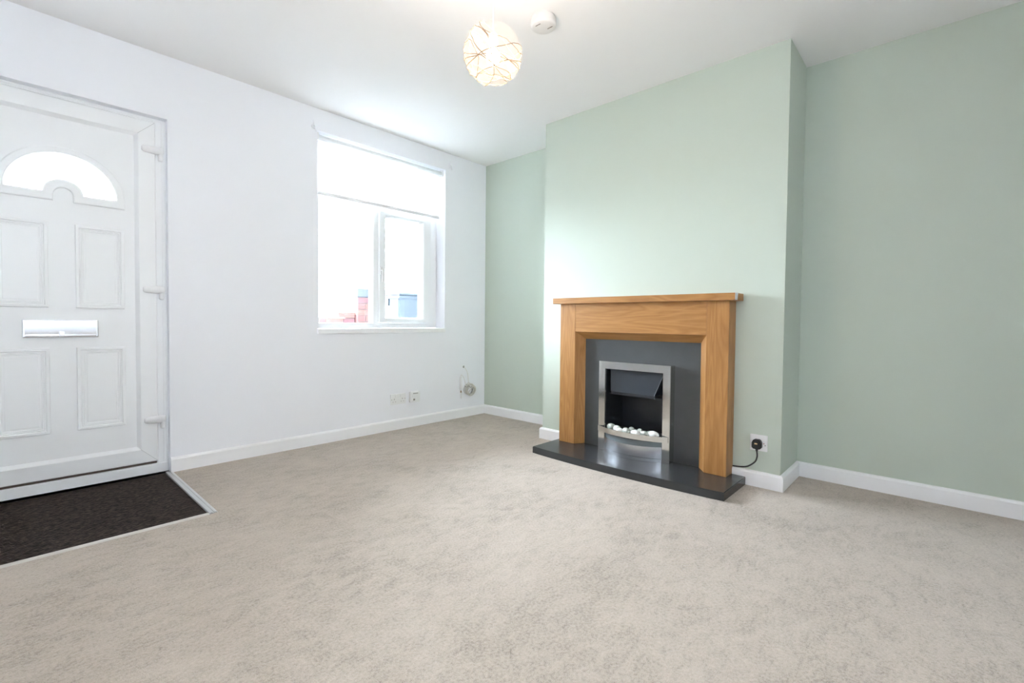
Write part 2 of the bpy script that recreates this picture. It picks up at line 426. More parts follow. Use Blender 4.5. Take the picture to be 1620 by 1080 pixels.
# door mat in its well with two metal edge strips
dm = box(DX0+.004, MX-.010, MY+.006, .046, -.02, -.002, .001, 1)
o = obj('door_mat', dm, M_mat, loc=(-3.0, -.4, -.02))
tag(o, 'dark brown ribbed entrance mat set into the carpet at the front door', 'mat')
struct(obj('subfloor', box(DX0, MX+.016, MY-.012, .20, -.12, -.02), M_concrete))
st = prism([(MX-.010, -.018), (MX+.026, -.018), (MX+.026, .001), (MX+.021, .005), (MX+.012, .0055), (MX+.010, .0025), (MX+.004, .0025), (MX+.002, .006), (MX-.008, .005), (MX-.010, .0)], 1, MY-.010, -.0)
# profile is drawn in (x, z) for an extrusion along y
struct(obj('trim_1', st, M_alu))
s2 = prism([(MY-.018, -.018), (MY+.006, -.018), (MY+.006, .002), (MY+.001, .005), (MY-.012, .005), (MY-.018, .0005)], 0, DX0+.0, MX-.010)
struct(obj('trim_2', s2, simple('pale_floor_trim', (.56,.53,.49), .5)))

# ------------------------------------------------------------------ front door
DC = -2.990
door = struct(empty('door_1', (DC, .08, 0)))
DY = .050
def recto(bm, x0, x1, z0, z1, w, yf, yb, ch=.006):
    """rectangular frame of width w, face at yf (room side), back at yb, chamfered edges"""
    return rect_loft(bm, x0, x1, z0, z1, [(0, yb), (0, yf+ch), (ch, yf), (w-ch, yf), (w, yf+ch), (w, yb)], closed=True)
# outer frame: head and two jambs reaching the threshold
fr = bmesh.new()
fx0, fx1, fz = DX0, DX1, DZ
add_prism(fr, [(fx1, .0), (fx1, fz), (fx0, fz), (fx0, .0), (fx0+.052, .0), (fx0+.052, fz-.022), (fx1-.052, fz-.022), (fx1-.052, .0)], 1, DY, .16)
bmesh.ops.recalc_face_normals(fr, faces=fr.faces[:])
bmesh.ops.bevel(fr, geom=[e for e in fr.edges if all(abs(v.co.y-DY) < 1e-5 and fx0+.01 < v.co.x < fx1-.01 and v.co.z < fz-.01 for v in e.verts)], offset=.004, segments=2, affect='EDGES')
obj('door_frame', fr, M_upvc, door)
bead = bmesh.new()
for x in (fx1-.020, fx1-.006): add_tube(bead, [(x, DY-.0005, .05), (x, DY-.0005, fz-.012)], .0022, 6)
add_tube(bead, [(fx0, DY-.0005, fz-.008), (fx1-.006, DY-.0005, fz-.008)], .0022, 6)
obj('frame_bead', bead, M_upvc, door)
# sash
sx0, sx1, sz0, sz1 = DC-.391, DC+.391, .068, 2.016
SW = .100
sash = bmesh.new()
rect_loft(sash, sx0, sx1, sz0, sz1, [(0, .13), (0, DY-.006), (.004, DY-.012), (SW-.022, DY-.012), (SW-.018, DY-.008), (SW-.003, DY+.010), (SW, DY+.014), (SW, .13)], closed=True)
so = obj('door_sash', sash, M_upvc, door)
# shallow mitre joints in the corners of the sash
mit = bmesh.new()
for cx_, cz_, sx, sz in ((sx1, sz0, -1, 1), (sx1, sz1, -1, -1), (sx0, sz0, 1, 1), (sx0, sz1, 1, -1)):
    add_tube(mit, [(cx_+sx*.004, DY-.0118, cz_+sz*.004), (cx_+sx*(SW-.02), DY-.0118, cz_+sz*(SW-.02))], .0009, 5)
obj('mitre_joint', mit, simple('joint_grey', (.45,.45,.45), .6), door)
obj('door_gasket', box(sx0+.02, sx1-.004, DY+.008, .12, .052, .067), M_seal, door)
th = box(fx0+.001, fx1-.001, DY-.008, .19, -.018, .053, .003)
obj('threshold', th, M_upvc, door)
# moulded infill panel with the fan light cut out
px0, px1, pz0, pz1 = sx0+SW-.004, sx1-SW+.004, sz0+SW-.004, sz1-SW+.004
PYF, PYB = DY+.008, .105
FC, FZ = DC+.005, 1.541
def arc(cx, cz, a, b, t0, t1, n): return [(cx+a*math.cos(t0+(t1-t0)*i/n), cz+b*math.sin(t0+(t1-t0)*i/n)) for i in range(n+1)]
fan = arc(FC, FZ, .207, .194, 0, PI, 40)+arc(FC, FZ, .078, .070, PI, 0, 20)      # glass outline
pan = plate([(px0, pz0), (px1, pz0), (px1, pz1), (px0, pz1)], [fan], lambda u, v, t: Vector((u, t, v)), PYF, PYB)
panel = obj('door_panel', pan, M_upvc_panel, door)
mo_out = [(FC+.248, FZ-.044)]+arc(FC, FZ, .248, .235, 0, PI, 40)+[(FC-.248, FZ-.044), (FC-.038, FZ-.044)]+arc(FC, FZ-.012, .038, .038, PI, 0, 16)+[(FC+.038, FZ-.044)]
mo_out = [p for i, p in enumerate(mo_out) if i == 0 or (Vector(p)-Vector(mo_out[i-1])).length > 1e-4]
fanb = arc(FC, FZ+.001, .206, .193, 0, PI, 40)+arc(FC, FZ, .079, .071, PI, 0, 20)
fm = plate(mo_out, [fanb], lambda u, v, t: Vector((u, t, v)), PYF-.012, PYF+.003)
bmesh.ops.recalc_face_normals(fm, faces=fm.faces[:])
ee = [e for e in fm.edges if all(abs(v.co.y-(PYF-.012)) < 1e-5 for v in e.verts) and len(e.link_faces) == 2 and e.calc_face_angle(0) > 1]
bmesh.ops.bevel(fm, geom=ee, offset=.006, segments=2, affect='EDGES', profile=.5)
obj('fanlight_moulding', fm, M_upvc_panel, panel)
# a second, inner bead round the glass
ib = bmesh.new(); add_tube(ib, [(u, PYF-.011, v) for u, v in arc(FC, FZ+.001, .214, .201, 0, PI, 40)], .004, 6)
obj('glazing_bead', ib, M_upvc_panel, panel)
gp = plate(arc(FC, FZ-.004, .212, .200, 0, PI, 40)+arc(FC, FZ-.004, .075, .067, PI, 0, 20), [], lambda u, v, t: Vector((u, t, v)), .070, .076)
obj('fanlight_pane', gp, M_frost, panel)
def moulding(x0, x1, z0, z1):
    bm = bmesh.new(); y = PYF
    rect_loft(bm, x0, x1, z0, z1, [(0, y+.003), (0, y-.004), (.003, y-.0085), (.013, y-.0095), (.016, y-.0075), (.0175, y-.003), (.023, y-.0045), (.0245, y-.0005), (.029, y-.002), (.037, y+.0015), (.040, y-.0005), (.043, y-.0015)], fill=True)
    return obj('raised_moulding', bm, M_upvc_panel, panel)
for x0 in (-2.943, -3.2465):
    moulding(x0, x0+.202, .948, 1.386); moulding(x0, x0+.202, .299, .741)
# letter plate
lp = bmesh.new()
add_box(lp, -3.142, -2.855, PYF-.012, PYF+.002, .795, .886, .004, 2)
lpo = obj('letter_plate', lp, M_letter, panel)
fl_ = bmesh.new()
P_ = [(PYF-.011, .811), (PYF-.019, .809), (PYF-.0205, .814), (PYF-.016, .878), (PYF-.011, .880)]
add_prism(fl_, P_, 0, -3.133, -2.864)
add_box(fl_, -3.132, -2.865, PYF-.027, PYF-.012, .800, .8105, .003, 2)
add_box(fl_, -3.010, -2.988, PYF-.029, PYF-.014, .797, .826, .004, 2)
autosmooth(obj('letter_flap', fl_, M_letter, door), 30)
# three hinges: horizontal arm on the sash with a barrel knuckle below it
for zc in (1.857, 1.062, .312):
    hb = bmesh.new(); y = DY-.017
    xs = [-2.664, -2.658, -2.645, -2.60, -2.585, -2.567, -2.563]
    hs = [.012, .018, .0215, .024, .024, .0235, .018]
    add_tube(hb, [(x, y, zc) for x in xs], [h*.9 for h in hs], 14)
    for v in hb.verts: v.co.y = min(y+(v.co.y-y)*.62, DY-.004)
    h_ = obj('hinge', hb, M_plastic, door, smooth=True)
    k = bmesh.new(); add_tube(k, [(-2.576, DY-.013, zc-.056), (-2.576, DY-.014, zc-.052), (-2.576, DY-.014, zc+.006)], [.008, .0125, .0125], 12)
    obj('hinge_pin', k, M_plastic, door)

# ------------------------------------------------------------------ window
win = struct(empty('window_1', (-1.085, .13, .834)))
FY = .120
wf = bmesh.new()
def bar(bm, x0, x1, z0, z1, yf=FY, yb=.19, bev=.006): add_box(bm, x0, x1, yf, yb, z0, z1, bev, 2)
ox0, ox1, oz0, oz1 = WX0+.001, WX1-.001, .834, WZ1-.001
TZ0, TZ1 = 1.797, 1.862
bar(wf, ox0, ox0+.066, oz0, oz1); bar(wf, ox1-.080, ox1, oz0, oz1)
bar(wf, ox0+.05, ox1-.06, oz0, .876); bar(wf, ox0+.05, ox1-.06, oz1-.066, oz1)
bar(wf, ox0+.05, ox1-.06, TZ0, TZ1); bar(wf, -1.152, -1.068, oz0, oz1, FY-.001)
obj('window_frame', wf, M_upvc, win)
def pane(x0, x1, z0, z1, par, y=.15): return obj('glass_pane', box(x0, x1, y, y+.006, z0, z1), M_glass, par)
pane(ox0+.06, -1.146, .870, TZ0+.006, win)
pane(ox0+.06, -1.146, TZ1-.006, oz1-.06, win); pane(-1.074, ox1-.074, TZ1-.006, oz1-.06, win)
# opening casement on the right
cs = bmesh.new()
rect_loft(cs, -1.105, -.585, .877, 1.800, [(0, .17), (0, FY-.012), (.005, FY-.018), (.052, FY-.018), (.058, FY-.014), (.068, FY+.004), (.070, .17)], closed=True)
for v in cs.verts:                                            # stiles are wider than rails: right 0.09
    if v.co.x > -.75 and v.co.x < -.62: v.co.x -= .020
    if v.co.z < .96 and v.co.z > .90: v.co.z -= .024
    if 1.7 < v.co.z < 1.77: v.co.z += .022
ca = obj('casement', cs, M_upvc, win)
pane(-1.04, -.67, .918, 1.758, ca)
hd = bmesh.new()
add_box(hd, -1.102, -1.080, FY-.030, FY-.017, 1.275, 1.335, .004, 2)
add_tube(hd, [(-1.091, FY-.030, 1.31), (-1.091, FY-.048, 1.31), (-1.091, FY-.050, 1.30), (-1.091, FY-.046, 1.215)], [.008, .008, .009, .006], 10)
obj('window_handle', hd, M_plastic, ca)
obj('stay_catch', box(-.715, -.690, FY-.012, FY+.006, 1.742, 1.762, .003), M_plastic, ca)
obj('window_sill', box(WX0-.003, WX1+.0, -.014, .125, WZ0-.001, .8335, .003), M_gloss, win)

# roller blind
rb = empty('roller_blind', (-1.08, .045, 2.217))
tag(rb, 'white roller blind half drawn down over the top of the window', 'blind')
obj('roller_tube', add_tube(bmesh.new(), [(-1.648, .045, 2.217), (-.520, .045, 2.217)], .0175, 24), M_plastic, rb, smooth=True)
fb = bmesh.new(); N_ = 24
pf = [(.063, 2.217), (.0625, 2.20), (.062, 2.0), (.062, 1.835)]
vs_ = [[fb.verts.new((-1.642+(1.642-.524)*i/N_, y, z)) for i in range(N_+1)] for y, z in pf]
for A, B in zip(vs_, vs_[1:]):
    for i in range(N_): fb.faces.new((A[i], A[i+1], B[i+1], B[i]))
obj('blind_cloth', fb, M_blind, rb)
obj('bottom_bar', box(-1.642, -.524, .056, .068, 1.812, 1.838, .004), M_plastic, rb)
for x0, x1 in ((-1.662, -1.646), (-.522, -.508)):
    obj('bracket', box(x0, x1, .024, .068, 2.190, 2.2435, .003), M_plastic, rb)
# little painted-over hooks either side of the window head
for x, z, lab in ((-1.697, 2.262, 'small white painted curtain hook on wall at the left top corner of window'), (-.452, 2.288, 'small white painted curtain hook on wall at the right top corner of window')):
    b = bmesh.new(); add_lathe(b, [(0, -.010), (.010, -.009), (.016, -.004), (.017, 0)], (x, 0, z), 18, 'y')
    add_tube(b, [(x, -.006, z+.004), (x, -.022, z-.006), (x+.004, -.026, z-.024), (x+.010, -.018, z-.034), (x+.016, -.010, z-.030)], [.005, .005, .0045, .004, .003], 8)
    add_tube(b, [(x-.002, -.004, z+.012), (x-.004, -.007, z+.030), (x-.004, -.003, z+.046)], [.005, .0035, .002], 8)
    tag(obj('curtain_hook', b, M_white, loc=(x, 0, z), smooth=True), lab, 'hook')

# ------------------------------------------------------------------ fireplace
# slate hearth with a bowed front
hp = [(CB-BT-.001, -1.252), (-.745, -1.252)]
for i in range(1, 24):
    t = i/24; y = -1.252-(2.517-1.252)*t; hp.append((-.748-.030*(1-(2*t-1)**2), y))
hp += [(-.745, -2.517), (CB-BT-.001, -2.517), (CB-BT-.001, -2.448), (CB-.001, -2.448), (CB-.001, -1.28), (CB-BT-.001, -1.28)]
hb = prism(hp, 2, 0, .044)
bmesh.ops.recalc_face_normals(hb, faces=hb.faces[:])
bmesh.ops.bevel(hb, geom=[e for e in hb.edges if all(v.co.z > .04 for v in e.verts) and any(v.co.x < -.43 for v in e.verts)], offset=.003, segments=2, affect='EDGES')
tag(obj('hearth', hb, M_slate, loc=(-.57, -1.885, 0)), 'polished dark slate hearth slab with bowed front edge on the carpet', 'hearth')
# slate back panel with the fire opening cut out
PX = -.418
bp = plate([(-2.30, .0445), (FB0, .0445), (FB0, FBZ), (FB1, FBZ), (FB1, .0445), (-1.42, .0445), (-1.42, .80), (-2.30, .80)], [], lambda u, v, t: Vector((t, u, v)), PX, CB-.001)
tag(obj('back_panel', bp, M_slatep, loc=(-.40, -1.86, .0445)), 'dark grey slate back panel framed by the oak surround above the hearth', 'panel')

sur = empty('fire_surround', (-.44, -1.865, .0445))
tag(sur, 'honey oak fire surround with mantel shelf against the green chimney breast', 'fireplace')
LX = -.492                                                     # face of the legs
z0s, zs = .0445, 1.027
YL0, YL1, YR0, YR1 = -1.288, -1.416, -2.319, -2.442
obj('mantel_shelf', box(-.527, CB-.001, -2.481, -1.243, zs, 1.0675, .0025), M_oakh, sur)
obj('leg', box(LX, PX-.001, YL1, YL0, z0s, zs-.0005, .0015), M_oakv, sur)
obj('leg', box(LX, PX-.001, YR1, YR0, z0s, zs-.0005, .0015), M_oakv, sur)
# return boards closing the legs to the wall
ob = box(PX-.0015, CB-.001, YR1, YR1+.02, z0s, zs-.0005); obj('side_board', ob, M_oakv, sur)
ob = box(PX-.0015, CB-.001, YL0-.02, YL0, z0s, zs-.0005); obj('side_board', ob, M_oakv, sur)
AZ = .833
obj('frieze', box(LX+.001, PX-.001, YR0+.0008, YL1-.0008, AZ, zs-.0005, .001), M_oakh, sur)
# splayed slips round the opening
OY0, OY1, OZ = -1.457, -2.264, .783
XB = PX-.001
def slip(bm, quad_front, quad_back):
    pass
sl = bmesh.new()                                               # left slip
def hexa(bm, pts):
    v = [bm.verts.new(p) for p in pts]
    for f in ((0,1,2,3), (7,6,5,4), (0,4,5,1), (1,5,6,2), (2,6,7,3), (3,7,4,0)): bm.faces.new([v[i] for i in f])
    return bm
F = LX+.004
# each slip: front edge at the leg, back edge at the slate panel
obj('splayed_slip', hexa(bmesh.new(), [(F, YL1-.0005, z0s), (XB, OY0, z0s), (XB, OY0, OZ), (F, YL1-.0005, AZ), (F+.02, YL1+.0, z0s), (XB, YL1, z0s), (XB, YL1, AZ), (F+.02, YL1, AZ)]), M_oakv, sur)
obj('splayed_slip', hexa(bmesh.new(), [(F, YR0+.0005, z0s), (XB, OY1, z0s), (XB, OY1, OZ), (F, YR0+.0005, AZ), (F+.02, YR0, z0s), (XB, YR0, z0s), (XB, YR0, AZ), (F+.02, YR0, AZ)]), M_oakv, sur)
obj('splayed_slip', hexa(bmesh.new(), [(F, YL1, AZ-.0005), (XB, OY0, OZ), (XB, OY1, OZ), (F, YR0, AZ-.0005), (F+.02, YL1, AZ), (XB, YL1, AZ), (XB, YR0, AZ), (F+.02, YR0, AZ)]), M_oakh, sur)
sl.free()
# white chipped corner on the shelf end
cp = hexa(bmesh.new(), [(-.5255, -2.4805, 1.0285), (-.490, -2.4805, 1.0285), (-.480, -2.4805, 1.0665), (-.5255, -2.4805, 1.0665), (-.5255, -2.4822, 1.0285), (-.490, -2.4822, 1.0285), (-.480, -2.4822, 1.0665), (-.5255, -2.4822, 1.0665)])
tag(obj('corner_sticker', cp, M_protector, sur), 'small white sticker on the shelf end')

# inset electric fire
fire = empty('electric_fire', (-.47, -1.857, .0445))
tag(fire, 'inset electric fire with polished steel trim and white pebble bed on the hearth', 'fire')
FX = -.482; fy0, fy1 = -2.108, -1.607; iy0, iy1 = -2.060, -1.655; fzt, fzi = .640, .592
tf = bmesh.new()
add_prism(tf, [(fy0, .0448), (fy0, fzt), (fy1, fzt), (fy1, .0448), (iy1, .0448), (iy1, fzi), (iy0, fzi), (iy0, .0448)], 0, FX, PX-.0005)
bmesh.ops.recalc_face_normals(tf, faces=tf.faces[:])
bmesh.ops.bevel(tf, geom=[e for e in tf.edges if all(abs(v.co.x-FX) < 1e-5 for v in e.verts)], offset=.0025, segments=2, affect='EDGES')
obj('trim_frame', tf, M_chrome, fire)
# firebox: open-fronted tray of sheet metal
fbx = bmesh.new()
bx0, bx1 = PX+.0, -.245; a0, a1, ztop = FB0+.004, FB1-.004, FBZ-.004
add_box(fbx, bx1, bx1+.004, a0, a1, .05, ztop); add_box(fbx, bx0-.05, bx1, a0, a0+.004, .05, ztop); add_box(fbx, bx0-.05, bx1, a1-.004, a1, .05, ztop)
add_box(fbx, bx0-.05, bx1, a0, a1, ztop-.004, ztop); add_box(fbx, bx0-.05, bx1, a0, a1, .05, .054)
obj('firebox', fbx, M_black, fire)
hd = bmesh.new()                                              # hood with splayed ends
hexa(hd, [(-.432, -2.046, .588), (-.432, -1.665, .588), (-.448, -1.68, .440), (-.448, -1.988, .440), (-.30, -2.05, .588), (-.30, -1.66, .588), (-.30, -1.66, .452), (-.30, -2.05, .452)])
obj('hood', hd, M_hood, fire)
hl = bmesh.new(); add_box(hl, -.440, -.435, -1.990, -1.680, .420, .442); add_box(hl, -.430, -.30, -2.055, -1.66, .418, .426)
obj('hood_lip', hl, M_black, fire)
he = bmesh.new(); add_tube(he, [(-.4325, -2.047, .588), (-.4485, -1.989, .440)], .0014, 6)
obj('hood_edge', he, simple('pale_edge_metal', (.35,.37,.42), .35, metal=.6), fire)  # thin paler metal line along the right end of the hood
bed = box(-.455, -.30, a0+.006, a1-.006, .14, .180, .004); obj('fuel_bed', bed, M_black, fire)
def bowed(y0, y1, z0f, z1f, xe, xm, th, n=24):
    """bowed strip between y0 and y1; z0f, z1f give the lower and upper edge, xe/xm face at the ends / middle"""
    bm = bmesh.new(); rows = []
    for i in range(n+1):
        t = i/n; y = y0+(y1-y0)*t; b = 1-(2*t-1)**2; x = xe+(xm-xe)*b
        z0_, z1_ = z0f(b), z1f(b)
        rows.append([bm.verts.new(p) for p in ((x, y, z0_), (x, y, z1_), (x+th, y, z1_), (x+th, y, z0_))])
    for A, B in zip(rows, rows[1:]):
        for k in range(4): bm.faces.new((A[k], A[(k+1)%4], B[(k+1)%4], B[k]))
    bm.faces.new(rows[0]); bm.faces.new(rows[-1][::-1]); return bm
autosmooth(obj('fret_bar', bowed(-2.098, -1.611, lambda b: .172, lambda b: .206, FX-.004, FX-.068, .004), M_chrome, fire))
for y in (-2.098, -1.615): obj('bar_end', box(FX-.006, FX+.0, y-.002, y+.006, .172, .206), M_chrome, fire)
autosmooth(obj('ash_strip', bowed(-2.058, -1.657, lambda b: .125, lambda b: .172, FX+.012, FX-.046, .004), M_ash, fire))
autosmooth(obj('fret_panel', bowed(-2.059, -1.656, lambda b: .066, lambda b: .138-.004*b, FX-.001, FX-.066, .004), M_brushed, fire))
autosmooth(obj('fret_foot', bowed(-2.059, -1.656, lambda b: .0448, lambda b: .0645, FX-.003, FX-.070, .006), M_brushed, fire))
ob = bowed(-2.09, -1.63, lambda b: .199, lambda b: .2055, FX+.004, FX-.06, .0)
ob.free()
# a shelf of the fuel bed reaching out behind the bar
tb = bmesh.new(); n = 16; lo = []
for i in range(n+1):
    t = i/n; y = -2.052+.392*t; b = 1-(2*t-1)**2; lo.append((FX+.002-.060*b, y))
tb_pts = lo+[(-.44, -1.660), (-.44, -2.052)]
add_prism(tb, tb_pts, 2, .166, .180); obj('bed_tray', tb, M_black, fire)

# pebbles on the bed: each its own thing
PEB = [(-1.696, .207, .056, .042, M_pebm, 'large white pebble with grey patch at the left end of the fire bed', -.458),
       (-1.748, .208, .045, .038, M_peb, 'white pebble second from the left in front row of the fire bed', -.475),
       (-1.782, .203, .042, .032, M_peb, 'white pebble third from the left in front row of the fire bed', -.50),
       (-1.786, .210, .034, .026, M_pebc, 'cream pebble in back row behind the third front pebble from the left', -.432),
       (-1.829, .214, .040, .032, M_pebg, 'grey green pebble standing tallest in the left half of back row', -.428),
       (-1.834, .205, .050, .036, M_pebm, 'white pebble with dark right side near middle of the fire bed', -.505),
       (-1.862, .210, .028, .026, M_pebc, 'small cream pebble in back row at middle of the fire bed', -.445),
       (-1.889, .214, .036, .030, M_pebg, 'grey pebble in back row right of the middle', -.430),
       (-1.898, .206, .058, .034, M_peb, 'broad white pebble in front row right of the middle', -.500),
       (-1.945, .210, .046, .034, M_pebm, 'mottled white pebble second from the right in front row', -.485),
       (-1.960, .214, .038, .032, M_pebg, 'dark grey green pebble in back row near the right end', -.430),
       (-2.000, .209, .060, .040, M_peb, 'large bright white pebble at the right end of the fire bed', -.468)]
for y, z, w, h, m, lab, x in PEB:
    bm = bmesh.new(); bmesh.ops.create_icosphere(bm, subdivisions=3, radius=1)
    a, b_, c_ = random.uniform(.08, .16), random.uniform(0, 6), random.uniform(0, 6)
    zc = .181+h*.5
    rot = Matrix.Rotation(random.uniform(-.3, .3), 3, 'X') @ Matrix.Rotation(random.uniform(0, 3), 3, 'Z')
    for v in bm.verts:
        k = 1+a*math.sin(2*v.co.x+b_)*math.cos(1.7*v.co.y+c_)
        p = Vector((v.co.x*w*.42*k, v.co.y*w*.60*k, v.co.z*h*.58*k)); v.co = p
    zmin = min(v.co.z for v in bm.verts)
    for v in bm.verts: v.co = v.co+Vector((x, y, .1805-zmin))
    tag(obj('pebble', bm, m, loc=(x, y, .1805), smooth=True), lab, 'pebble', 'pebbles on the bed of the electric fire')

# ------------------------------------------------------------------ sockets, plug and cables
def rounded(u0, u1, v0, v1, r, n=5):
    pts = []
    for cx_, cz_, a in ((u1-r, v0+r, -PI/2), (u1-r, v1-r, 0), (u0+r, v1-r, PI/2), (u0+r, v0+r, PI)):
        pts += [(cx_+r*math.cos(a+PI/2*i/n), cz_+r*math.sin(a+PI/2*i/n)) for i in range(n+1)]
    return pts
def bev_front(bm, axis, t, off):
    bmesh.ops.recalc_face_normals(bm, faces=bm.faces[:])
    bmesh.ops.bevel(bm, geom=[e for e in bm.edges if all(abs(v.co[axis]-t) < 1e-5 for v in e.verts)], offset=off, segments=2, affect='EDGES'); return bm
# single socket on the chimney breast
so_ = empty('wall_socket', (CB, -2.577, .2435))
tag(so_, 'single white wall socket on green chimney breast holding the black plug', 'socket')
sp = bev_front(prism(rounded(-2.621, -2.533, .1995, .2875, .004), 0, CB-.009, CB-.0005), 0, CB-.009, .002)
obj('face_plate', sp, M_plastic, so_)
sw = bmesh.new()
add_box(sw, CB-.0095, CB-.008, -2.606, -2.602, .240, .246); obj('switch_mark', sw, simple('red_mark', (.35,.12,.10), .5), so_)
sc_ = bmesh.new(); add_lathe(sc_, [(0, -.010), (.0032, -.0098), (.0035, -.008)], (CB, -2.611, .234), 14, 'x'); obj('screw', sc_, M_cabledark, so_)
pl = empty('power_plug', (CB-.03, -2.573, .237))
tag(pl, 'black three pin plug with amber label pushed into single wall socket', 'plug')
pp = [(-2.597, .222), (-2.590, .214), (-2.573, .211), (-2.556, .214), (-2.549, .222), (-2.549, .246), (-2.555, .260), (-2.562, .265), (-2.584, .265), (-2.591, .260), (-2.597, .246)]
pb = bev_front(prism(pp, 0, CB-.042, CB-.0095), 0, CB-.042, .007)
autosmooth(obj('plug_body', pb, M_rubber, pl), 40)
obj('plug_label', box(CB-.0426, CB-.0415, -2.580, -2.565, .240, .248, .0005), M_orange, pl)
def spline(P, n=8):
    P = [Vector(p) for p in P]; out = []
    for i in range(len(P)-1):
        p0, p1, p2, p3 = P[max(i-1, 0)], P[i], P[i+1], P[min(i+2, len(P)-1)]
        for k in range(n):
            t = k/n
            out.append(.5*((2*p1)+(p2-p0)*t+(2*p0-5*p1+4*p2-p3)*t*t+(3*p1-p0-3*p2+p3)*t**3))
    return out+[P[-1]]
cb = spline([(CB-.024, -2.573, .214), (CB-.024, -2.5735, .200), (CB-.026, -2.576, .170), (CB-.028, -2.566, .140), (CB-.028, -2.530, .108), (CB-.024, -2.490, .096), (CB-.014, -2.4475, .090)])
obj('power_cable', add_tube(bmesh.new(), cb, .0042, 10), M_rubber, pl, smooth=True)
obj('cable_grip', add_tube(bmesh.new(), [(CB-.024, -2.573, .216), (CB-.024, -2.573, .200)], [.008, .0055], 10), M_rubber, pl)

# double socket under the window
d_ = empty('wall_socket', (-.994, 0, .251))
tag(d_, 'wide double white wall socket low on wall under the window', 'socket')
obj('face_plate', bev_front(prism(rounded(-1.067, -.921, .2075, .2935, .005), 1, -.010, -.0005), 1, -.010, .002), M_plastic, d_)
for cx_ in (-1.033, -.955):
    b = bmesh.new()
    add_box(b, cx_-.002, cx_+.002, -.0104, -.009, .247, .257)
    add_box(b, cx_-.0145, cx_-.0085, -.0104, -.009, .228, .232); add_box(b, cx_+.0085, cx_+.0145, -.0104, -.009, .228, .232)
    obj('pin_hole', b, M_greyslot, d_)
for cx_ in (-1.018, -.970):
    obj('rocker_switch', box(cx_-.006, cx_+.006, -.0135, -.009, .266, .285, .002), M_plastic, d_)
for cx_ in (-1.058, -.930):
    b = bmesh.new(); add_lathe(b, [(0, -.0108), (.003, -.0106), (.0034, -.009)], (cx_, 0, .2505), 12, 'y'); obj('screw', b, M_greyslot, d_)
# telephone box beside it
t_ = empty('telephone_socket', (-.836, 0, .253))
tag(t_, 'thick rounded white telephone point beside the double wall socket', 'socket')
obj('housing', bev_front(prism(rounded(-.886, -.786, .208, .300, .012), 1, -.030, -.0005), 1, -.030, .006), M_plastic, t_)
obj('cover_plate', bev_front(prism(rounded(-.872, -.800, .214, .272, .006), 1, -.034, -.0295), 1, -.034, .002), M_plastic, t_)
obj('outlet', box(-.863, -.846, -.0345, -.033, .226, .240), M_greyslot, t_)
obj('badge', box(-.862, -.812, -.0306, -.0295, .280, .288, .0004), M_cabledark, t_)

# coil of aerial cable by the corner
ac = empty('coiled_cable', (-.212, -.02, .25))
tag(ac, 'cream aerial cable coiled up hanging on wall beside the room corner', 'cable')
hl_ = bmesh.new(); add_lathe(hl_, [(0, -.004), (.008, -.004), (.011, -.0015), (.011, 0)], (-.272, 0, .470), 16, 'y'); obj('wall_grommet', hl_, M_cabledark, ac)
lead = spline([(-.272, .0, .470), (-.268, -.012, .462), (-.240, -.018, .415), (-.228, -.016, .356), (-.222, -.018, .315), (-.232, -.022, .305)], 10)
obj('cable_tail', add_tube(bmesh.new(), lead, .003, 8), M_cord, ac, smooth=True)
for t in range(10):
    rr = .050+.010*math.sin(t*2.1); cx_, cz_ = -.212+.007*math.cos(t*1.7), .252+.007*math.sin(t*2.3)
    pts = []
    for k in range(36):
        a = 2*PI*k/36
        pts.append((cx_+rr*(1+.05*math.sin(2*a+t))*math.cos(a), -.008-.0040*t-.006*math.sin(a+2.4*t)-.003*math.sin(3*a+t)+.009*(rr-.05)/.01*0, cz_+rr*(.92+.05*math.cos(3*a+t))*math.sin(a)))
    obj('cable_loop', add_tube(bmesh.new(), pts, .0034, 8, True), M_cabledark if t in (2, 5) else M_cable, ac, smooth=True)
tie = []
for k in range(20):
    a = 2*PI*k/20; tie.append((-.250+.013*math.cos(a), -.022+.022*math.sin(a), .292+.008*math.cos(a)))
obj('cable_tie', add_tube(bmesh.new(), tie, .003, 6, True), M_cabledark, ac)
wr = spline([(-.176, -.03, .296), (-.196, -.044, .280), (-.218, -.048, .262), (-.240, -.045, .243), (-.262, -.036, .215)], 6)
obj('cable_wrap', add_tube(bmesh.new(), wr, .0034, 8), M_cable, ac, smooth=True)
cn = bmesh.new(); add_tube(cn, [(-.316, -.012, .385), (-.317, -.016, .375), (-.316, -.016, .262), (-.315, -.013, .255)], [.005, .0135, .0135, .008], 14)
obj('adaptor', cn, M_plastic, ac, smooth=True)
cn = bmesh.new(); add_tube(cn, [(-.315, -.013, .258), (-.314, -.013, .232)], .007, 12); obj('connector', cn, M_brass, ac)
cn = bmesh.new(); add_tube(cn, [(-.314, -.013, .232), (-.311, -.013, .226), (-.310, -.013, .182), (-.310, -.013, .178)], [.005, .0072, .0072, .004], 12); obj('connector_tip', cn, M_plastic, ac)
lk = spline([(-.316, -.013, .385), (-.312, -.016, .398), (-.292, -.020, .380), (-.272, -.022, .330), (-.262, -.022, .282)], 8)
obj('adaptor_lead', add_tube(bmesh.new(), lk, .0028, 8), M_cord, ac, smooth=True)

# ------------------------------------------------------------------ ceiling: smoke alarm and pendant lamp
sa = empty('smoke_alarm', (-1.378, -1.822, H))
tag(sa, 'round white smoke alarm on the ceiling right of the pendant lamp', 'alarm')
b = add_lathe(bmesh.new(), [(0, -.0005), (.056, -.0005), (.056, -.012), (.063, -.013), (.0635, -.036), (.061, -.044), (.054, -.0495), (.030, -.0505), (0, -.0505)], (-1.378, -1.822, H), 48)
autosmooth(obj('alarm_body', b, simple('off_white_plastic', (.70,.68,.66), .4), sa), 40)
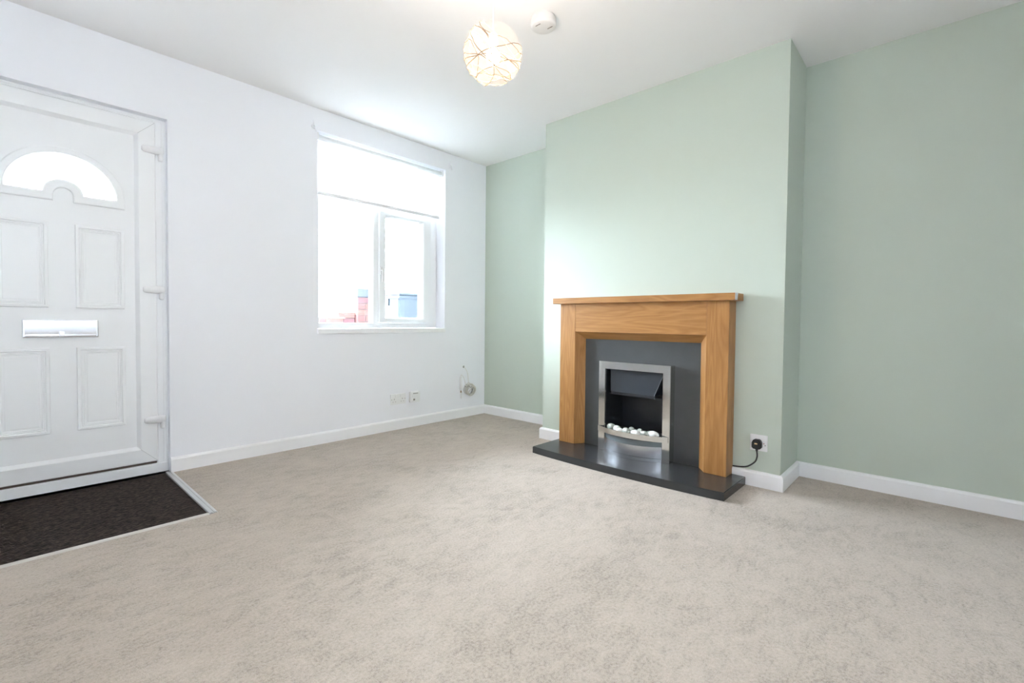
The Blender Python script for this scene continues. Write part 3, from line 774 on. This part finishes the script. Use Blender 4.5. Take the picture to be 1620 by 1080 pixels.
# two dark vents in the face, placed across the line of sight
ax = Vector((rt.x, rt.y, 0)).normalized(); ay = Vector((fw.x, fw.y, 0)).normalized()
for du, dv in ((-.028, -.024), (.032, -.004)):
    c = Vector((-1.378, -1.822, 0))+ax*du+ay*dv
    e0 = c-ax*.011+ay*.010; e1 = c+ax*.011-ay*.010
    vt = bmesh.new(); add_tube(vt, [(e0.x, e0.y, H-.0502), (e1.x, e1.y, H-.0502)], .0024, 6); obj('vent', vt, M_greyslot, sa)

LC = Vector((-1.927, -2.024, 1.920)); R = .107
lamp = empty('pendant_lamp', (LC.x, LC.y, H))
tag(lamp, 'lit pendant lamp with round cream ruffled fabric shade hanging on white cord', 'lamp')
b = add_lathe(bmesh.new(), [(0, -.0005), (.045, -.0005), (.045, -.012), (.036, -.026), (.012, -.036), (0, -.036)], (LC.x, LC.y, H), 32)
autosmooth(obj('ceiling_rose', b, M_plastic, lamp), 40)
obj('cord', add_tube(bmesh.new(), [(LC.x, LC.y, H-.03), (LC.x, LC.y, LC.z+.075)], .0019, 8), M_cord, lamp)
b = add_lathe(bmesh.new(), [(0, .078), (.010, .078), (.017, .070), (.019, .040), (.017, .036), (0, .036)], LC, 24); obj('lamp_holder', b, M_plastic, lamp, smooth=True)
b = add_lathe(bmesh.new(), [(0, .036), (.012, .034), (.014, .022), (.024, .004), (.028, -.014), (.024, -.032), (.012, -.042), (0, -.044)], LC, 24)
obj('bulb', b, M_bulb, lamp, smooth=True)
pl_ = bpy.data.lights.new('bulb_light', 'POINT'); pl_.energy = LAMP_W; pl_.color = (1, .87, .74); pl_.shadow_soft_size = .095
po = bpy.data.objects.new('bulb_light', pl_); COL.objects.link(po); po.parent = lamp; po.location = LC-Vector((LC.x, LC.y, H))
# frame ball of sheer peach cloth
sh = bmesh.new()
def sph(th, ph, r): return LC+Vector((r*math.sin(th)*math.cos(ph), r*math.sin(th)*math.sin(ph), r*math.cos(th)))
nt_, np_ = 22, 48
ring = [[sh.verts.new(sph(.16+(PI-.40)*i/nt_, 2*PI*k/np_, R*(1+.006*math.cos(12*2*PI*k/np_)))) for k in range(np_)] for i in range(nt_+1)]
for A, B in zip(ring, ring[1:]):
    for k in range(np_): sh.faces.new((A[k], A[(k+1)%np_], B[(k+1)%np_], B[k]))
obj('shade', sh, M_shade, lamp, smooth=True)
vr = Vector((r2.x, r2.y, r2.z)); vu = u2.copy(); vf = -fw
def band(nrm, off, half, rr, ruff, name='fabric_band', seed=0, a0=0, a1=2*PI):
    """ribbon of gathered cloth wrapped round the ball about the axis nrm, centred off from the middle"""
    nrm = nrm.normalized(); a = nrm.orthogonal().normalized(); c = nrm.cross(a)
    rnd = random.Random(seed); ph = [rnd.uniform(0, 6) for _ in range(6)]
    n, m = 96, 8; rows = []
    for i in range(n+1):
        t = a0+(a1-a0)*i/n; row = []
        for j in range(m+1):
            s = -1+2*j/m; lat = off+half*s*(1+.10*math.sin(5*t+ph[4]))
            wob = ruff*(math.sin(11*t+ph[0]+1.5*s)+.6*math.sin(23*t+ph[1]-2*s)+.5*math.sin(4*t+ph[2]))*(.35+.65*abs(s))
            r = rr*(1+wob); row.append(LC+(nrm*math.sin(lat)+(a*math.cos(t)+c*math.sin(t))*math.cos(lat))*r)
        rows.append(row)
    bm = bmesh.new(); V = [[bm.verts.new(p) for p in row] for row in rows]
    for A, B in zip(V, V[1:]):
        for j in range(m): bm.faces.new((A[j], A[j+1], B[j+1], B[j]))
    bo = obj(name, bm, M_band, lamp, smooth=True)
    for j in (0, m):
        w = bmesh.new(); add_tube(w, [row[j] for row in rows], .0012, 5); obj('wire', w, M_wire, bo)
band(vu*.88+vr*.42+vf*.25, -.05, .40, R*1.035, .016, seed=1)
band(vu*.97+vr*.10+vf*.15, -.70, .30, R*1.03, .014, seed=2)
band(vr*.80+vu*.35-vf*.3, -.74, .26, R*1.04, .014, seed=3)
band(vu*.90-vr*.30+vf*.2, -.38, .24, R*1.025, .012, seed=9)
band(vu*.55+vr*.75+vf*.5, .16, .22, R*1.06, .016, seed=5)

# ------------------------------------------------------------------ outside the window
GZ = .06
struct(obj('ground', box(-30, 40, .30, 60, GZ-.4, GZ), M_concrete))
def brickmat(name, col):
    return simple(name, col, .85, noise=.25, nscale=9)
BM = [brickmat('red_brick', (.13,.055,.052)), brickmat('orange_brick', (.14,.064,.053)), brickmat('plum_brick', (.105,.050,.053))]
brick_meshes = {}
def brick(parent, x, y, z, lx, ly, lz, k):
    key = (round(lx, 4), round(ly, 4), round(lz, 4), k)
    if key not in brick_meshes:
        bm = box(-lx/2, lx/2, -ly/2, ly/2, -lz/2, lz/2); me = bpy.data.meshes.new('brick'); bm.to_mesh(me); bm.free(); me.materials.append(BM[k]); brick_meshes[key] = me
    o = bpy.data.objects.new('brick', brick_meshes[key]); COL.objects.link(o); o.parent = parent; o.location = Vector((x, y, z))-wloc(parent); return o
def masonry(parent, x0, x1, y0, y1, z0, courses, skip_below=0):
    """stretcher-bond brick box: x faces in front (y0), core of mortar"""
    L_, H_, J = .215, .065, .010
    core = box(x0+.006, x1-.006, y0+.006, y1-.006, z0, z0+courses*(H_+J)-.004); obj('mortar', core, M_mortar, parent)
    for c in range(courses):
        z = z0+c*(H_+J)+H_/2
        if z < skip_below: continue
        x = x0-(.1125 if c % 2 else 0)
        while x < x1-.002:
            a, b = max(x, x0), min(x+L_, x1)
            if b-a > .03:
                k = random.choice((0, 0, 1, 1, 2)); brick(parent, (a+b)/2, (y0+y1)/2, z, b-a, y1-y0, H_, k)
            x += L_+J
bp_ = empty('brick_pillar', (-.07, 2.165, GZ))
tag(bp_, 'square red brick gate pillar with blue grey capstone outside the window', 'pillar')
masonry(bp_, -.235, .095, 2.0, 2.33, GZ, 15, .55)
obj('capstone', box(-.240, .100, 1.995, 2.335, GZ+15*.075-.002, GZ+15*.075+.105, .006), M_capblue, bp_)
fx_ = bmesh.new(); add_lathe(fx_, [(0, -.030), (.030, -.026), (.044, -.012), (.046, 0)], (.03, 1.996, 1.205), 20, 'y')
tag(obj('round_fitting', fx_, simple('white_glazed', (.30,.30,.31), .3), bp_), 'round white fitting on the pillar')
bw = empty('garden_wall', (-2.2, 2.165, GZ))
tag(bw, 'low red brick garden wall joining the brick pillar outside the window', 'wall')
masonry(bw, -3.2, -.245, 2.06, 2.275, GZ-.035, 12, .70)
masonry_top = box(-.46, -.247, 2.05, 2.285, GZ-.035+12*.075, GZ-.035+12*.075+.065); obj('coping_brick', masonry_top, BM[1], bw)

def wheelie_bin(x, y, w, d, h, m, label, rz):
    b_ = empty('wheelie_bin', (x, y, GZ)); tag(b_, label, 'bin', None)
    z0 = GZ
    def fr(zz, wx, dy, dx=0): return [(x-wx/2+dx, y-dy/2, zz), (x+wx/2+dx, y-dy/2, zz), (x+wx/2+dx, y+dy/2, zz), (x-wx/2+dx, y+dy/2, zz)]
    bm = bmesh.new(); hexa(bm, fr(z0+.04, w*.82, d*.78)+fr(z0+h*.93, w, d))
    bmesh.ops.recalc_face_normals(bm, faces=bm.faces[:]); bmesh.ops.bevel(bm, geom=bm.edges[:], offset=.02, segments=3, affect='EDGES')
    obj('bin_body', bm, m, b_)
    obj('bin_rim', box(x-w/2-.012, x+w/2+.012, y-d/2-.012, y+d/2+.012, z0+h*.90, z0+h*.935, .008), m, b_)
    ld = bmesh.new(); add_prism(ld, [(y-d/2-.03, z0+h*.938), (y-d/2-.03, z0+h*.955), (y-d/2+.05, z0+h*.985), (y+d/2-.05, z0+h), (y+d/2+.02, z0+h*.98), (y+d/2+.02, z0+h*.938)], 0, x-w/2-.02, x+w/2+.02)
    obj('bin_lid', ld, m, b_)
    obj('bin_handle', add_tube(bmesh.new(), [(x-w*.42, y+d/2+.04, z0+h*.95), (x+w*.42, y+d/2+.04, z0+h*.95)], .014, 10), M_rubber, b_)
    for sx in (-1, 1):
        wb = add_lathe(bmesh.new(), [(0, -.02), (.085, -.02), (.10, -.012), (.10, .012), (.085, .02), (0, .02)], (x+sx*(w*.40), y+d*.32, z0+.10), 20, 'x'); obj('wheel', wb, M_rubber, b_)
    return b_
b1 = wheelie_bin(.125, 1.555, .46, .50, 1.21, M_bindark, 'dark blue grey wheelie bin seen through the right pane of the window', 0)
obj('lid_lug', box(-.118, -.100, 1.515, 1.545, 1.075, 1.165), M_rubber, b1)

# parked car and bollards across the street
car = empty('car', (1.9, 8.9, GZ)); tag(car, 'pale parked car beyond garden wall at the left of the window', 'car')
cz = GZ
bodyp = [(-.55, .25), (-.62, .55), (-.45, .80), (.35, .88), (.95, 1.30), (2.10, 1.34), (2.75, .95), (3.30, .86), (3.42, .55), (3.35, .25)]
cb_ = prism([(-p[0]+2.15, p[1]+cz) for p in bodyp], 1, 8.1, 9.7)
bmesh.ops.recalc_face_normals(cb_, faces=cb_.faces[:]); bmesh.ops.bevel(cb_, geom=cb_.edges[:], offset=.05, segments=2, affect='EDGES'); obj('car_body', cb_, M_carpaint, car)
wp = [(.48, .90), (.98, 1.24), (2.06, 1.27), (2.60, .95)]
obj('side_window', prism([(-p[0]+2.15, p[1]+cz) for p in wp], 1, 8.085, 8.12), M_carglass, car)
for xx in (1.95, -.55):
    wb = add_lathe(bmesh.new(), [(0, -.1), (.26, -.1), (.31, -.07), (.31, .07), (.26, .1), (0, .1)], (xx, 8.17, cz+.31), 24, 'y'); obj('wheel', wb, M_rubber, car)
for i, (x, lab) in enumerate(((2.36, 'dark slim bollard beside the parked car outside the window'), (2.46, 'dark slim bollard farther right of the parked car outside the window'))):
    b = add_lathe(bmesh.new(), [(0, 0), (.05, 0), (.05, .05), (.036, .06), (.034, .96), (.04, .98), (.02, 1.02), (0, 1.02)], (x, 8.0, GZ), 16)
    tag(obj('bollard', b, M_carglass, loc=(x, 8.0, GZ), smooth=True), lab, 'bollard', 'bollards outside the window')
